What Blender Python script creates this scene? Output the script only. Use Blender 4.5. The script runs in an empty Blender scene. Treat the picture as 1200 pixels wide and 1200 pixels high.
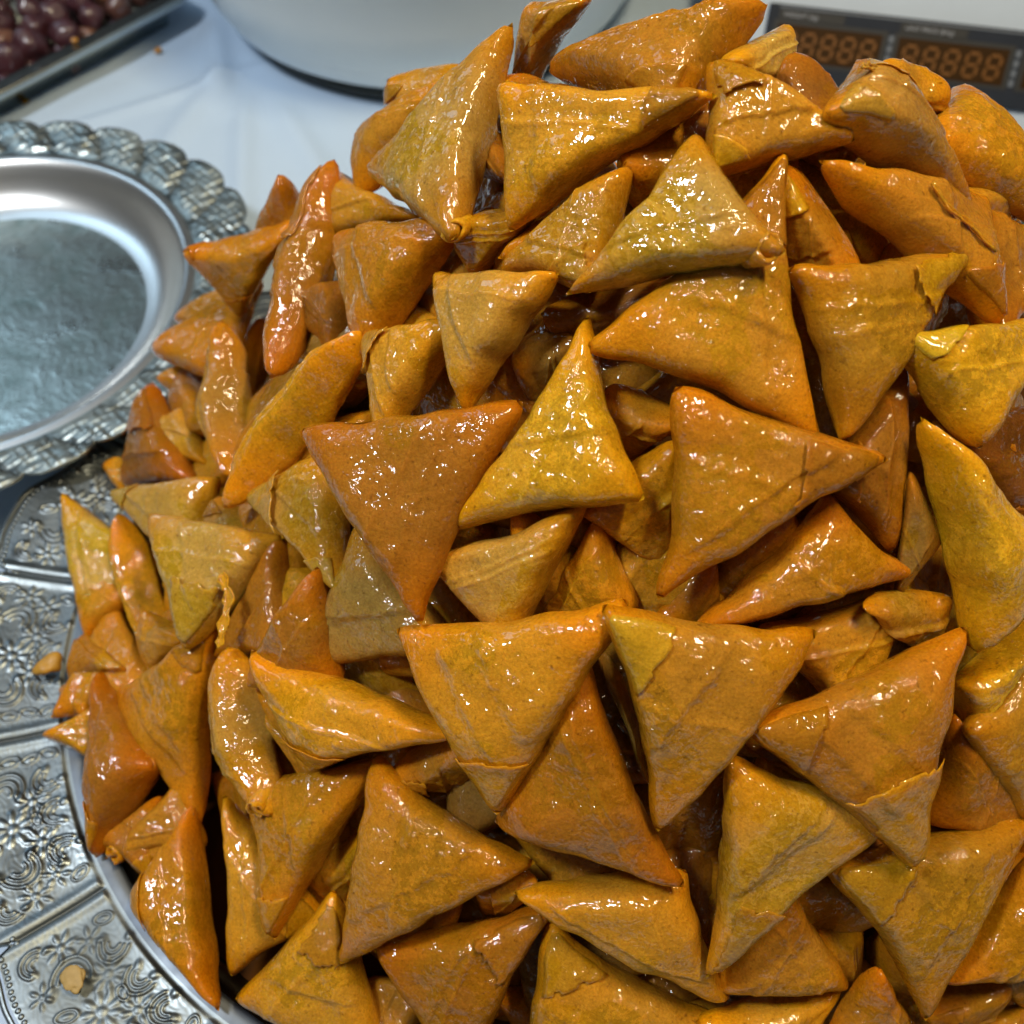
import bpy, bmesh, math, random
import numpy as np
from mathutils import Matrix, Vector

scene = bpy.context.scene
COL = scene.collection
R = math.radians

# ------------------------------------------------------------------ camera
cam_d = bpy.data.cameras.new('camera')
cam = bpy.data.objects.new('camera', cam_d); COL.objects.link(cam)
cam.location = (0, 0, 0.5); cam.rotation_euler = (R(35), 0, 0)
cam_d.lens = 36; cam_d.sensor_width = 36; cam_d.sensor_height = 36
cam_d.clip_start = 0.01; cam_d.clip_end = 50
cam_d.dof.use_dof = True; cam_d.dof.focus_distance = 0.385; cam_d.dof.aperture_fstop = 9
scene.camera = cam

# ------------------------------------------------------------------ light of the stall
w = bpy.data.worlds.new('World'); scene.world = w; w.use_nodes = True
bg = w.node_tree.nodes['Background']
bg.inputs['Color'].default_value = (0.50, 0.52, 0.53, 1); bg.inputs['Strength'].default_value = 0.07

def area(name, loc, target, size, power, color, shape='SQUARE', size_y=None):
    l = bpy.data.lights.new(name, 'AREA'); l.energy = power; l.size = size; l.color = color
    if size_y: l.shape = 'RECTANGLE'; l.size_y = size_y
    else: l.shape = shape
    o = bpy.data.objects.new(name, l); COL.objects.link(o); o.location = loc
    o.rotation_euler = (Vector(target) - Vector(loc)).to_track_quat('-Z', 'Y').to_euler()
    return o
def bulb(name, loc, power, color, radius):
    l = bpy.data.lights.new(name, 'POINT'); l.energy = power; l.color = color; l.shadow_soft_size = radius
    o = bpy.data.objects.new(name, l); COL.objects.link(o); o.location = loc
    return o
area('daylight_opening', (-1.55, 1.50, 1.50), (-.1, .5, .1), 0.6, 7.0, (.54, .78, 1.0), size_y=1.0)
area('daylight_roof_gap', (-.75, .15, 1.55), (.05, .35, .1), .18, 21, (.92, .96, 1.0), size_y=.28)
area('stall_lamp', (.40, .30, 1.42), (.08, .3, .1), .50, 18, (1.0, .82, .52), size_y=.05)
for q in ((.10, -.30, 1.45), (.75, .15, 1.4), (-.1, .75, 1.45), (.30, .05, 1.5), (-.35, -.15, 1.4)):
    bulb('hanging_bulb', q, 1.3, (1.0, .76, .46), .018)

vs = scene.view_settings
scene.display_settings.display_device = 'sRGB'
vs.view_transform = 'Standard'; vs.look = 'None'; vs.exposure = -0.38; vs.gamma = 1.0

# ------------------------------------------------------------------ helpers
def tag(o, label, cat, group=None, kind=None):
    o['label'] = label; o['category'] = cat
    if group: o['group'] = group
    if kind: o['kind'] = kind
    return o
def empty(name, loc=(0, 0, 0), rz=0):
    o = bpy.data.objects.new(name, None); COL.objects.link(o)
    o.location = loc; o.rotation_euler = (0, 0, rz); o.empty_display_size = .02
    return o
def mesh_np(name, V, Fc, smooth=True):
    """V (n,3) array, Fc (m,3|4) int array."""
    me = bpy.data.meshes.new(name)
    V = np.asarray(V, np.float32); Fc = np.asarray(Fc, np.int32); k = Fc.shape[1]
    me.vertices.add(len(V)); me.vertices.foreach_set('co', V.ravel())
    me.loops.add(Fc.size); me.loops.foreach_set('vertex_index', Fc.ravel())
    me.polygons.add(len(Fc)); me.polygons.foreach_set('loop_start', np.arange(len(Fc), dtype=np.int32) * k)
    me.update(calc_edges=True); me.validate()
    me.polygons.foreach_set('use_smooth', np.full(len(me.polygons), smooth))
    return me
def link(name, me, mat=None, parent=None):
    if mat is not None: me.materials.append(mat)
    o = bpy.data.objects.new(name, me); COL.objects.link(o)
    if parent is not None: o.parent = parent
    return o
def from_bm(name, bm, mat, parent=None, smooth=False):
    me = bpy.data.meshes.new(name); bm.to_mesh(me); bm.free()
    if smooth: me.polygons.foreach_set('use_smooth', [True] * len(me.polygons))
    return link(name, me, mat, parent)
def grid_faces(nu, nv, wrap=False):
    i = np.arange(nu - (0 if wrap else 1))[:, None]; j = np.arange(nv - 1)[None, :]
    a = i * nv + j; b = ((i + 1) % nu) * nv + j
    return np.stack([a, b, b + 1, a + 1], -1).reshape(-1, 4)
def lathe(name, prof, mat, parent=None, n=160, loc=(0, 0, 0)):
    prof = np.array(prof, float); t = np.linspace(0, 2 * np.pi, n, endpoint=False)
    V = np.stack([prof[None, :, 0] * np.cos(t)[:, None], prof[None, :, 0] * np.sin(t)[:, None],
                  np.broadcast_to(prof[None, :, 1], (n, len(prof)))], -1).reshape(-1, 3)
    o = link(name, mesh_np(name, V, grid_faces(n, len(prof), True)), mat, parent); o.location = loc
    return o
def waves(P, rng, n, lo, hi):
    """smooth pseudo-random field, wavelengths lo..hi metres, about -1..1"""
    P = np.asarray(P); out = np.zeros(P.shape[0])
    for _ in range(n):
        d = rng.normal(size=P.shape[1]); d /= np.linalg.norm(d)
        lam = math.exp(rng.uniform(math.log(lo), math.log(hi)))
        out += np.sin(P @ d * (2 * np.pi / lam) + rng.uniform(0, 6.28))
    return out / math.sqrt(n / 2) / 1.6
def sstep(a, b, x):
    t = np.clip((x - a) / (b - a), 0, 1); return t * t * (3 - 2 * t)

# ------------------------------------------------------------------ materials
def new_mat(name):
    m = bpy.data.materials.new(name); m.use_nodes = True
    nt = m.node_tree; return m, nt, nt.nodes['Principled BSDF']
def N(nt, kind, **kw):
    n = nt.nodes.new(kind)
    for k, v in kw.items():
        if k in n.inputs: n.inputs[k].default_value = v
        else: setattr(n, k, v)
    return n
def noise(nt, vec, scale, detail=4, rough=.55, dist=0):
    n = N(nt, 'ShaderNodeTexNoise'); nt.links.new(vec, n.inputs['Vector'])
    n.inputs['Scale'].default_value = scale; n.inputs['Detail'].default_value = detail
    n.inputs['Roughness'].default_value = rough; n.inputs['Distortion'].default_value = dist
    return n.outputs['Fac']
def ramp(nt, fac, a, b, ca=(0, 0, 0, 1), cb=(1, 1, 1, 1)):
    r = N(nt, 'ShaderNodeValToRGB'); nt.links.new(fac, r.inputs['Fac'])
    e = r.color_ramp.elements; e[0].position = a; e[1].position = b; e[0].color = ca; e[1].color = cb
    return r.outputs['Color']
def mix(nt, fac, a, b, mode='MIX'):
    m = N(nt, 'ShaderNodeMix', data_type='RGBA', blend_type=mode)
    for s, v in ((m.inputs[0], fac), (m.inputs[6], a), (m.inputs[7], b)):
        if isinstance(v, (tuple, list)): s.default_value = (*v[:3], 1)
        elif isinstance(v, (int, float)): s.default_value = v
        else: nt.links.new(v, s)
    return m.outputs[2]
def math_n(nt, op, a, b=0.0):
    m = N(nt, 'ShaderNodeMath', operation=op)
    for s, v in ((m.inputs[0], a), (m.inputs[1], b)):
        if isinstance(v, (int, float)): s.default_value = v
        else: nt.links.new(v, s)
    return m.outputs[0]
def obj_vec(nt):
    tc = N(nt, 'ShaderNodeTexCoord'); oi = N(nt, 'ShaderNodeObjectInfo')
    a = N(nt, 'ShaderNodeVectorMath', operation='ADD')
    sc = math_n(nt, 'MULTIPLY', oi.outputs['Random'], 37.0)
    nt.links.new(tc.outputs['Object'], a.inputs[0]); nt.links.new(sc, a.inputs[1])
    return a.outputs[0], oi.outputs['Random']
def bump(nt, h, strength, dist, normal=None):
    b = N(nt, 'ShaderNodeBump'); nt.links.new(h, b.inputs['Height'])
    b.inputs['Strength'].default_value = strength; b.inputs['Distance'].default_value = dist
    if normal is not None: nt.links.new(normal, b.inputs['Normal'])
    return b.outputs['Normal']

TONES = {  # filo colours: (body, second tone, tip)
    'gold': ((0.514, 0.251, 0.0066), (0.466, 0.241, 0.0120), (0.690, 0.279, 0.0033)),
    'tan': ((0.452, 0.257, 0.0176), (0.488, 0.254, 0.0098), (0.668, 0.273, 0.0044)),
    'pale': ((0.483, 0.314, 0.0281), (0.478, 0.302, 0.0142), (0.649, 0.293, 0.0058)),
    'orange': ((0.534, 0.248, 0.0044), (0.488, 0.247, 0.0087), (0.735, 0.254, 0.0022)),
    'amber': ((0.452, 0.201, 0.0050), (0.488, 0.241, 0.0098), (0.668, 0.236, 0.0028)),
    'rust': ((0.391, 0.172, 0.0050), (0.445, 0.211, 0.0076), (0.624, 0.205, 0.0028)),
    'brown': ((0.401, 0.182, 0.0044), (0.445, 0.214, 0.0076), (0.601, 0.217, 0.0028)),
    'dark': ((0.206, 0.080, 0.0044), (0.286, 0.121, 0.0065), (0.378, 0.125, 0.0033)),  # brown dough, with some shade put into the colour
    'olive': ((0.288, 0.174, 0.0132), (0.339, 0.185, 0.0109), (0.445, 0.174, 0.0055)),  # dull dough, colour partly holds the shade of the gaps
    'yellow': ((0.555, 0.303, 0.0066), (0.509, 0.286, 0.0142), (0.712, 0.310, 0.0033)),
}
def filo_mat(tone):
    body, second, tip = TONES[tone]
    m, nt, p = new_mat('syrupy_filo_' + tone)
    v, rnd = obj_vec(nt)
    big = noise(nt, v, 55, 3, .5, .4); mid = noise(nt, v, 240, 6, .72, .15); fine = noise(nt, v, 900, 3, .6)
    at = N(nt, 'ShaderNodeAttribute', attribute_name='tip'); tf = at.outputs['Fac']
    fo = N(nt, 'ShaderNodeAttribute', attribute_name='fold').outputs['Fac']
    ri = N(nt, 'ShaderNodeAttribute', attribute_name='rim').outputs['Fac']
    # filling shows tan and mottled through the sheet; the last turn of dough is a second, browner layer
    c = mix(nt, ramp(nt, math_n(nt, 'ADD', big, math_n(nt, 'MULTIPLY', math_n(nt, 'SUBTRACT', fo, .5), .30)), .40, .66), body, second)
    brown = (body[0] * .56, body[1] * .50, body[2] * .30)
    light = (min(1, body[0] * 1.34), body[1] * 1.36, body[2] * 2.4 + .006)
    c = mix(nt, math_n(nt, 'MULTIPLY', ramp(nt, mid, .46, .78), math_n(nt, 'ADD', math_n(nt, 'MULTIPLY', rnd, .65), .30)), c, brown)
    c = mix(nt, math_n(nt, 'MULTIPLY', ramp(nt, mid, .52, .24), .75), c, light)
    zone = noise(nt, v, 24, 2, .5)
    c = mix(nt, math_n(nt, 'MULTIPLY', ramp(nt, zone, .50, .68), .50), c, (body[0] * .66, body[1] * .58, body[2] * .4))
    c = mix(nt, math_n(nt, 'MULTIPLY', ramp(nt, zone, .48, .30), .55), c, (min(1, body[0] * 1.24), body[1] * 1.24, body[2] * 4.0 + .010))
    # fried seams and edges: caramel, patchy
    c = mix(nt, math_n(nt, 'MULTIPLY', math_n(nt, 'MULTIPLY', ri, ramp(nt, big, .36, .60)), .55), c, (body[0] * .66, body[1] * .55, body[2] * .3))
    tfn = math_n(nt, 'MULTIPLY', tf, math_n(nt, 'ADD', math_n(nt, 'MULTIPLY', big, .9), .45))
    c = mix(nt, tfn, c, tip)
    sp = noise(nt, v, 420, 3, .6)
    c = mix(nt, math_n(nt, 'MULTIPLY', ramp(nt, sp, .60, .74), .55), c, (.12, .036, .004))
    c = mix(nt, .55, c, mix(nt, ramp(nt, fine, .30, .70), (.45, .38, .30), (1, 1, 1)), 'MULTIPLY')
    hs = N(nt, 'ShaderNodeHueSaturation'); nt.links.new(c, hs.inputs['Color'])
    nt.links.new(math_n(nt, 'ADD', math_n(nt, 'MULTIPLY', rnd, .44), .78), hs.inputs['Value'])
    nt.links.new(math_n(nt, 'ADD', math_n(nt, 'MULTIPLY', rnd, .012), .494), hs.inputs['Hue'])
    nt.links.new(hs.outputs[0], p.inputs['Base Color'])
    p.inputs['Roughness'].default_value = .5
    p.inputs['Specular IOR Level'].default_value = .05
    p.inputs['Subsurface Weight'].default_value = .4
    p.inputs['Subsurface Radius'].default_value = (1.0, .42, .06)
    p.inputs['Subsurface Scale'].default_value = .0050
    nt.links.new(ramp(nt, noise(nt, v, 60, 3, .55), .34, .52, (.55, .55, .55, 1), (1, 1, 1, 1)), p.inputs['Coat Weight'])
    p.inputs['Coat IOR'].default_value = 1.58
    nt.links.new(ramp(nt, mid, .3, .7, (.012, .012, .012, 1), (.03, .03, .03, 1)), p.inputs['Coat Roughness'])
    p.inputs['Coat Tint'].default_value = (1, .93, .78, 1)
    b1 = bump(nt, mid, .5, .0014); b2 = bump(nt, fine, .3, .0003, b1)
    nt.links.new(b2, p.inputs['Normal'])
    wav = noise(nt, v, 370, 1, .45, .7)
    patch = ramp(nt, noise(nt, v, 95, 2, .5), .42, .62)
    wv2 = math_n(nt, 'MULTIPLY', wav, math_n(nt, 'ADD', math_n(nt, 'MULTIPLY', patch, .92), .08))
    c1 = bump(nt, big, .25, .003); c3 = bump(nt, wv2, .9, .0013, c1)
    c3 = bump(nt, ramp(nt, noise(nt, v, 150, 2, .5), .58, .76), .35, .0010, c3)
    nt.links.new(c3, p.inputs['Coat Normal'])
    return m
FILO = {k: filo_mat(k) for k in TONES}

def silver_mat(name, base=(.62, .64, .64), rough=.24, tarn=.5, dark=(.16, .17, .17)):
    m, nt, p = new_mat(name)
    tc = N(nt, 'ShaderNodeTexCoord'); v = tc.outputs['Object']
    a = noise(nt, v, 45, 5, .6, .5); b = noise(nt, v, 420, 3, .6); s = noise(nt, v, 14, 4, .6)
    c = mix(nt, math_n(nt, 'MULTIPLY', ramp(nt, a, .45, .72), tarn), base, dark)
    # darker in the recesses of the chasing
    at = N(nt, 'ShaderNodeAttribute', attribute_name='recess')
    c = mix(nt, math_n(nt, 'MULTIPLY', at.outputs['Fac'], .75), c, (.07, .075, .075))
    nt.links.new(c, p.inputs['Base Color'])
    p.inputs['Metallic'].default_value = 1.0
    rr = ramp(nt, s, .35, .7, (rough * .75,) * 3 + (1,), (rough * 1.6,) * 3 + (1,))
    nt.links.new(rr, p.inputs['Roughness'])
    nt.links.new(bump(nt, b, .10, .0003, bump(nt, a, .10, .0012)), p.inputs['Normal'])
    return m
M_SILVER = silver_mat('chased_silver', (.24, .275, .29), .40, .45)
M_WELLTRAY = silver_mat('gap_shaded_well', (.10, .065, .03), .35, .6, (.05, .028, .012))  # dark brown puts the shade of the heap's gaps into the colour
M_PLATE = silver_mat('plate_silver', (.44, .49, .47), .40, .40)
M_BAND = silver_mat('brushed_silver_band', (.20, .23, .27), .50, .7)

def plain(name, col, rough, metal=0, nscale=60, amt=.15, coat=0, bstr=.1, bdist=.001):
    m, nt, p = new_mat(name)
    tc = N(nt, 'ShaderNodeTexCoord'); v = tc.outputs['Object']
    a = noise(nt, v, nscale, 5, .6)
    c = mix(nt, a, tuple(x * (1 - amt) for x in col), tuple(min(1, x * (1 + amt)) for x in col))
    nt.links.new(c, p.inputs['Base Color']); p.inputs['Roughness'].default_value = rough
    p.inputs['Metallic'].default_value = metal; p.inputs['Coat Weight'].default_value = coat
    nt.links.new(bump(nt, a, bstr, bdist), p.inputs['Normal'])
    return m
M_CLOTH = plain('white_plastic_sheet', (.53, .66, .82), .30, 0, 9, .06, 0, .12, .004)
M_BOWL = plain('white_enamel', (.80, .85, .86), .30, 0, 12, .05)
M_BASE = plain('contact_shade', (.05, .055, .05), .5)
M_BODY = plain('scale_white_plastic', (.50, .58, .68), .38, 0, 30, .05)
M_PANEL = plain('scale_grey_panel', (.024, .029, .040), .42, 0, 90, .15)
M_TRIM = plain('scale_panel_trim', (.13, .15, .18), .45, 0, 90, .1)
M_PANEL.node_tree.nodes['Principled BSDF'].inputs['Specular IOR Level'].default_value = .15
M_WIN = plain('display_window', (.040, .017, .003), .25, 0, 40, .1)
M_SEG = plain('amber_segment', (.17, .062, .006), .4, 0, 200, .15)
M_TXT = plain('grey_lettering', (.30, .32, .36), .5)
M_STEEL = plain('steel_pan', (.50, .54, .53), .26, 1.0, 25, .25, 0, .1, .002)
M_BLACK = plain('black_rubber', (.02, .02, .02), .6)

def well_mat():
    m, nt, p = new_mat('dull_plate_floor')
    tc = N(nt, 'ShaderNodeTexCoord'); v = tc.outputs['Object']
    a = noise(nt, v, 26, 6, .65, .25); b = noise(nt, v, 240, 3, .6)
    c = mix(nt, ramp(nt, a, .36, .66), (.27, .34, .32), (.74, .79, .74))
    nt.links.new(c, p.inputs['Base Color']); p.inputs['Metallic'].default_value = 1.0
    nt.links.new(ramp(nt, a, .35, .7, (.42,) * 3 + (1,), (.22,) * 3 + (1,)), p.inputs['Roughness'])
    nt.links.new(bump(nt, b, .15, .0006, bump(nt, a, .35, .004)), p.inputs['Normal'])
    return m
M_WELL = well_mat()
def olive_mat():
    m, nt, p = new_mat('purple_olive_skin')
    v, rnd = obj_vec(nt)
    a = noise(nt, v, 60, 4, .6); b = noise(nt, v, 260, 3, .6)
    c = mix(nt, ramp(nt, a, .38, .68), (.040, .013, .022), (.105, .032, .036))
    c = mix(nt, math_n(nt, 'MULTIPLY', ramp(nt, rnd, .70, .95), .7), c, (.26, .12, .06))
    nt.links.new(c, p.inputs['Base Color']); p.inputs['Roughness'].default_value = .25
    p.inputs['Coat Weight'].default_value = .8; p.inputs['Coat Roughness'].default_value = .12
    nt.links.new(bump(nt, b, .3, .001), p.inputs['Normal'])
    return m
M_OLIVE = olive_mat()
M_CRUMB = FILO['gold']

# ------------------------------------------------------------------ table and cloth
rng = np.random.default_rng(11)
TZ = -.035
x = np.linspace(-2.4, 2.4, 240); y = np.linspace(-1.2, 3.6, 240)
X, Y = np.meshgrid(x, y, indexing='ij'); P2 = np.stack([X.ravel(), Y.ravel()], 1)
bm = bmesh.new(); bmesh.ops.create_cube(bm, size=1)
bmesh.ops.scale(bm, verts=bm.verts, vec=(4.9, 4.9, .03)); bmesh.ops.translate(bm, verts=bm.verts, vec=(0, 1.2, TZ - .027))
tb = from_bm('table', bm, plain('table_wood', (.24, .15, .08), .6)); tb['kind'] = 'structure'
tag(tb, 'table board under the white plastic sheet', 'table')
# cloth: dense patch behind the heap carries the folds
x = np.concatenate([np.linspace(-2.4, -.75, 12), np.linspace(-.72, .72, 300), np.linspace(.75, 2.4, 12)])
y = np.concatenate([np.linspace(-1.2, .33, 14), np.linspace(.36, 1.2, 200), np.linspace(1.25, 3.6, 14)])
X, Y = np.meshgrid(x, y, indexing='ij'); P2 = np.stack([X.ravel(), Y.ravel()], 1)
Z = .0012 * waves(P2, rng, 9, .10, .4)
def fold(ax, ay, bx, by, hgt, wid):
    d = np.array([bx - ax, by - ay]); L = np.linalg.norm(d); d /= L
    q = P2 - np.array([ax, ay]); s = q @ d; t = q @ np.array([-d[1], d[0]])
    return hgt * np.exp(-(t / wid) ** 2) * sstep(-.05, .03, s) * (1 - sstep(L - .03, L + .08, s))
Z += fold(-.235, .80, -.21, .62, .006, .010) + fold(-.27, .84, -.33, .62, .005, .012) + fold(-.20, .80, -.13, .66, .005, .012)
Z += fold(-.47, .72, -.25, .86, .004, .007) + fold(-.26, .83, -.28, .92, .008, .012)
cl = link('tablecloth', mesh_np('tablecloth', np.c_[P2, Z + TZ], grid_faces(len(x), len(y))[:, ::-1]), M_CLOTH)
tag(cl, 'white plastic tablecloth with soft folds under the trays and bowl', 'tablecloth')

# ------------------------------------------------------------------ oval serving tray with chased rim
TA = np.array([.000, .279]); R0 = .2335; R2 = .42; AXI = R(14); HALF = R(44)
PAN = R(21.2); RIDGE = R(174.9)                    # one chased panel
def rim_height(r, th):
    """embossed relief of the tray rim, metres; also a recess mask"""
    k = np.floor((th - RIDGE) / PAN); a = (th - RIDGE) - k * PAN      # 0..PAN
    flip = np.where(k % 2 == 0, 1.0, -1.0)
    u0 = (a - PAN / 2) * r; v = r - (R0 + .0072)
    u = u0 * flip
    half = PAN / 2 * r
    h = np.zeros_like(r); line = np.zeros_like(r)
    zone = sstep(.000, .003, v)
    d = half - np.abs(u0)
    h += .0020 * np.exp(-((d - .0035) / .0028) ** 2) * zone
    groove = np.exp(-((u0 - half + .0002) / .0006) ** 2) + np.exp(-((u0 + half - .0002) / .0006) ** 2)
    h -= .0012 * groove * zone
    h += .0022 * np.clip(1 - (u0 / half) ** 2, 0, 1) * zone
    def ring(cx, cy, ra, rb, rot, hgt, wd, crescent=None):
        nonlocal h, line
        c, s = math.cos(rot), math.sin(rot); px = (u - cx) * c + (v - cy) * s; py = -(u - cx) * s + (v - cy) * c
        q = np.sqrt((px / ra) ** 2 + (py / rb) ** 2) + 1e-6
        dist = (q - 1) * (ra + rb) / 2
        g = np.exp(-(dist / wd) ** 2); m = 1.0
        if crescent is not None: m = sstep(crescent, crescent + .25, -px / ra / q)
        h += hgt * g * m
        line = np.maximum(line, m * np.exp(-((np.abs(dist) - 1.9 * wd) / (.8 * wd)) ** 2))
    def blob(cx, cy, ra, rb, rot, hgt):
        nonlocal h, line
        c, s = math.cos(rot), math.sin(rot); px = (u - cx) * c + (v - cy) * s; py = -(u - cx) * s + (v - cy) * c
        q = (px / ra) ** 2 + (py / rb) ** 2
        h += hgt * np.exp(-q ** 1.5); line = np.maximum(line, .8 * np.exp(-((np.sqrt(q) - 1.35) / .22) ** 2))
    def cscroll(cx, cy, rad, rot):
        for f, wd, hg in ((1.0, .00075, .0013), (.66, .0007, .0012), (.36, .0006, .0010)):
            ring(cx, cy, rad * f, rad * f * .86, rot, hg, wd, -.15)
        for sg in (-1, 1):
            blob(cx + rad * .55 * math.cos(rot + sg * 1.25), cy + rad * .95 * math.sin(rot + sg * 1.25), rad * .28, rad * .20, rot + sg * .6, .0013)
    def rosette(cx, cy, rad, n, ph):
        for i in range(n):
            t = ph + i * 2 * math.pi / n
            blob(cx + rad * math.cos(t), cy + rad * math.sin(t), rad * .48, rad * .24, t, .0010)
        blob(cx, cy, rad * .33, rad * .33, 0, .0010)
    def oval(cx, cy, ra, rb, rot):
        ring(cx, cy, ra, rb, rot, .0011, .0005); blob(cx, cy, ra * .5, rb * .4, rot, .0009)
    cscroll(.021, .0095, 0.0086, R(-60)); cscroll(.001, .0085, 0.0084, R(-100)); cscroll(-.020, .0095, 0.0086, R(-130))
    oval(.034, .0085, .0044, .0026, R(60)); oval(-.033, .0080, .0044, .0026, R(120)); oval(.0345, .0175, .0042, .0025, R(95))
    rosette(.0115, .0185, 0.0052, 7, .2); rosette(-.0105, .0185, 0.0056, 8, .5); rosette(-.029, .0175, 0.0045, 6, .2); oval(.001, .0185, .0036, .0024, R(10))
    cscroll(.020, .0310, 0.0106, R(150)); cscroll(-.019, .0315, 0.0106, R(30)); rosette(.001, .0290, 0.0063, 9, 0)
    oval(.0365, .0270, .0046, .0027, R(80)); rosette(-.0355, .0285, 0.0049, 7, .4); oval(.009, .0400, .0048, .0027, R(60)); oval(-.008, .0405, .0048, .0027, R(120))
    rosette(.036, .0375, 0.0047, 7, .1); cscroll(-.037, .0400, 0.0070, R(-50)); rosette(.0235, .0435, 0.0040, 6, 0); rosette(-.0225, .0440, 0.0040, 6, .5)
    h += .00007 * np.sin(u * 900 + 3 * np.sin(v * 700)) * np.sin(v * 1100 + 2 * np.sin(u * 500))
    return h * zone * .68, np.clip(line * .6 + groove, 0, 1) * zone
def rim_out(th):
    kk = np.floor((th - RIDGE) / PAN); ph = (th - RIDGE) / PAN - kk; ph = np.where(kk % 2 == 0, 1 - ph, ph)
    return .2858 + .0125 * (sstep(.28, .56, ph) * (1 - .2 * sstep(.75, .93, ph))) * (1 - sstep(.955, 1.0, ph)) + .0014 * np.sin(ph * np.pi) ** 2
tray = tag(empty('serving_tray', (TA[0], TA[1], 0)), 'large oval silver tray with chased flower and scroll rim under the heap', 'tray')
# the rim is swept round an oval of four arcs: normal angle, phase of the chasing, centre offset
def sweep(step_fine, ncoarse):
    l0, l1 = AXI + np.pi - HALF, AXI + np.pi + HALF                  # left end arc
    nv = lambda t: np.stack([np.cos(t), np.sin(t)], -1)
    th = np.concatenate([np.arange(l0, l1, step_fine), [l1]])
    ang = [th]; ph = [th]; off = [np.zeros((len(th), 2))]
    def arc(t0, t1, c0, rad, n, p0):
        t = np.linspace(t0, t1, n + 1)[1:]
        c = c0 - nv(t0) * (rad - R0)                                     # arc centre that keeps the tangent
        ang.append(t); ph.append(p0 + (t - t0) * rad / R0); off.append(c[None] + (rad - R0) * nv(t))
        return off[-1][-1], ph[-1][-1]
    o, p0 = arc(l1, l1 + np.pi - 2 * HALF, np.zeros(2), R2, ncoarse, l1)
    o, p0 = arc(l1 + np.pi - 2 * HALF, l1 + np.pi, o, R0, ncoarse, p0)
    o, p0 = arc(l1 + np.pi, l1 + 2 * np.pi - 2 * HALF, o, R2, ncoarse, p0)
    return np.concatenate(ang), np.concatenate(ph), np.concatenate(off)
def swept(name, prof, mat, parent, ncoarse=60):
    A_, _, O_ = sweep(.015, ncoarse); prof = np.array(prof, float)
    V = np.stack([prof[None, :, 0] * np.cos(A_)[:, None] + O_[:, :1], prof[None, :, 0] * np.sin(A_)[:, None] + O_[:, 1:], np.broadcast_to(prof[None, :, 1], (len(A_), len(prof)))], -1)
    return link(name, mesh_np(name, V.reshape(-1, 3), grid_faces(len(A_), len(prof), True)), mat, parent)
ang, pha, OFF = sweep(.0016, 160); nr = 120
s = np.linspace(0, 1, nr); Ro = rim_out(pha)
Rr = R0 + .0062 + (Ro[:, None] - R0 - .0085) * s[None, :]; TH = np.repeat(pha[:, None], nr, 1)
H, line = rim_height(Rr, TH)
fadeo = sstep(.0, .004, Ro[:, None] - Rr)
Z = .0016 + .006 * sstep(R0 + .01, R0 + .065, Rr) ** 1.2 + H * fadeo + .0012 * (1 - fadeo)
CA, SA_ = np.cos(ang)[:, None], np.sin(ang)[:, None]
V = np.stack([Rr * CA + OFF[:, :1], Rr * SA_ + OFF[:, 1:], Z], -1)
V2 = V.copy(); V2[..., 2] = Z - H * fadeo - .0022          # underside
gf = grid_faces(len(ang), nr, True)
me = mesh_np('rim', np.concatenate([V.reshape(-1, 3), V2.reshape(-1, 3)]), np.concatenate([gf[:, ::-1], gf + len(ang) * nr]))
at = me.attributes.new('recess', 'FLOAT', 'POINT'); at.data.foreach_set('value', np.concatenate([line.ravel(), np.zeros(V2.size // 3)]).astype(np.float32))
link('rim', me, M_SILVER, tray)
seg = 9; la = np.linspace(-1.9, 1.9, seg)           # rounded lip that closes the rim
lr = Ro[:, None] + .0017 * np.cos(la)[None]
LV = np.stack([lr * CA + OFF[:, :1], lr * SA_ + OFF[:, 1:], Z[:, -1][:, None] - .0008 + .0017 * np.sin(la)[None]], -1)
link('rim_lip', mesh_np('rim_lip', LV.reshape(-1, 3), grid_faces(len(ang), seg, True)[:, ::-1]), M_SILVER, tray)
bm = bmesh.new()
for a0 in np.arange(R(152), R(236), .0105):
    ro = float(np.interp(a0, pha, Ro)) - .0042; z0 = float(np.interp(a0, pha, Z[:, -10]))
    bmesh.ops.create_icosphere(bm, subdivisions=2, radius=.0014, matrix=Matrix.Translation((ro * math.cos(a0), ro * math.sin(a0), z0 + .0002)) @ Matrix.Diagonal((1, 1, .55, 1)))
bd = from_bm('bead_row', bm, M_SILVER, tray, True); bd['kind'] = 'stuff'
swept('band', [(R0 - .0015, -.0030), (R0 - .0012, .0002), (R0, .0014), (R0 + .003, .0019), (R0 + .0055, .0017), (R0 + .0064, .0016)][::-1], M_BAND, tray)
swept('well', [(R0 - .0016, -.003), (R0 - .004, -.010), (R0 - .010, -.0155), (R0 - .02, -.018), (.1, -.019), (.03, -.019)][::-1], M_WELLTRAY, tray)
A_, _, O_ = sweep(.02, 60); fl = np.c_[.04 * np.cos(A_) + O_[:, 0], .04 * np.sin(A_) + O_[:, 1], np.full(len(A_), -.0189)]
fl = np.concatenate([fl, [[fl[:, 0].mean(), fl[:, 1].mean(), -.0189]]]); k_ = np.arange(len(A_))
link('well_floor', mesh_np('well_floor', fl, np.stack([k_, (k_ + 1) % len(A_), np.full(len(A_), len(A_))], 1)), M_WELLTRAY, tray)
swept('foot_ring', [(.17, -.021), (.17, -.034), (.18, -.034), (.18, -.021)], M_BAND, tray)

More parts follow.
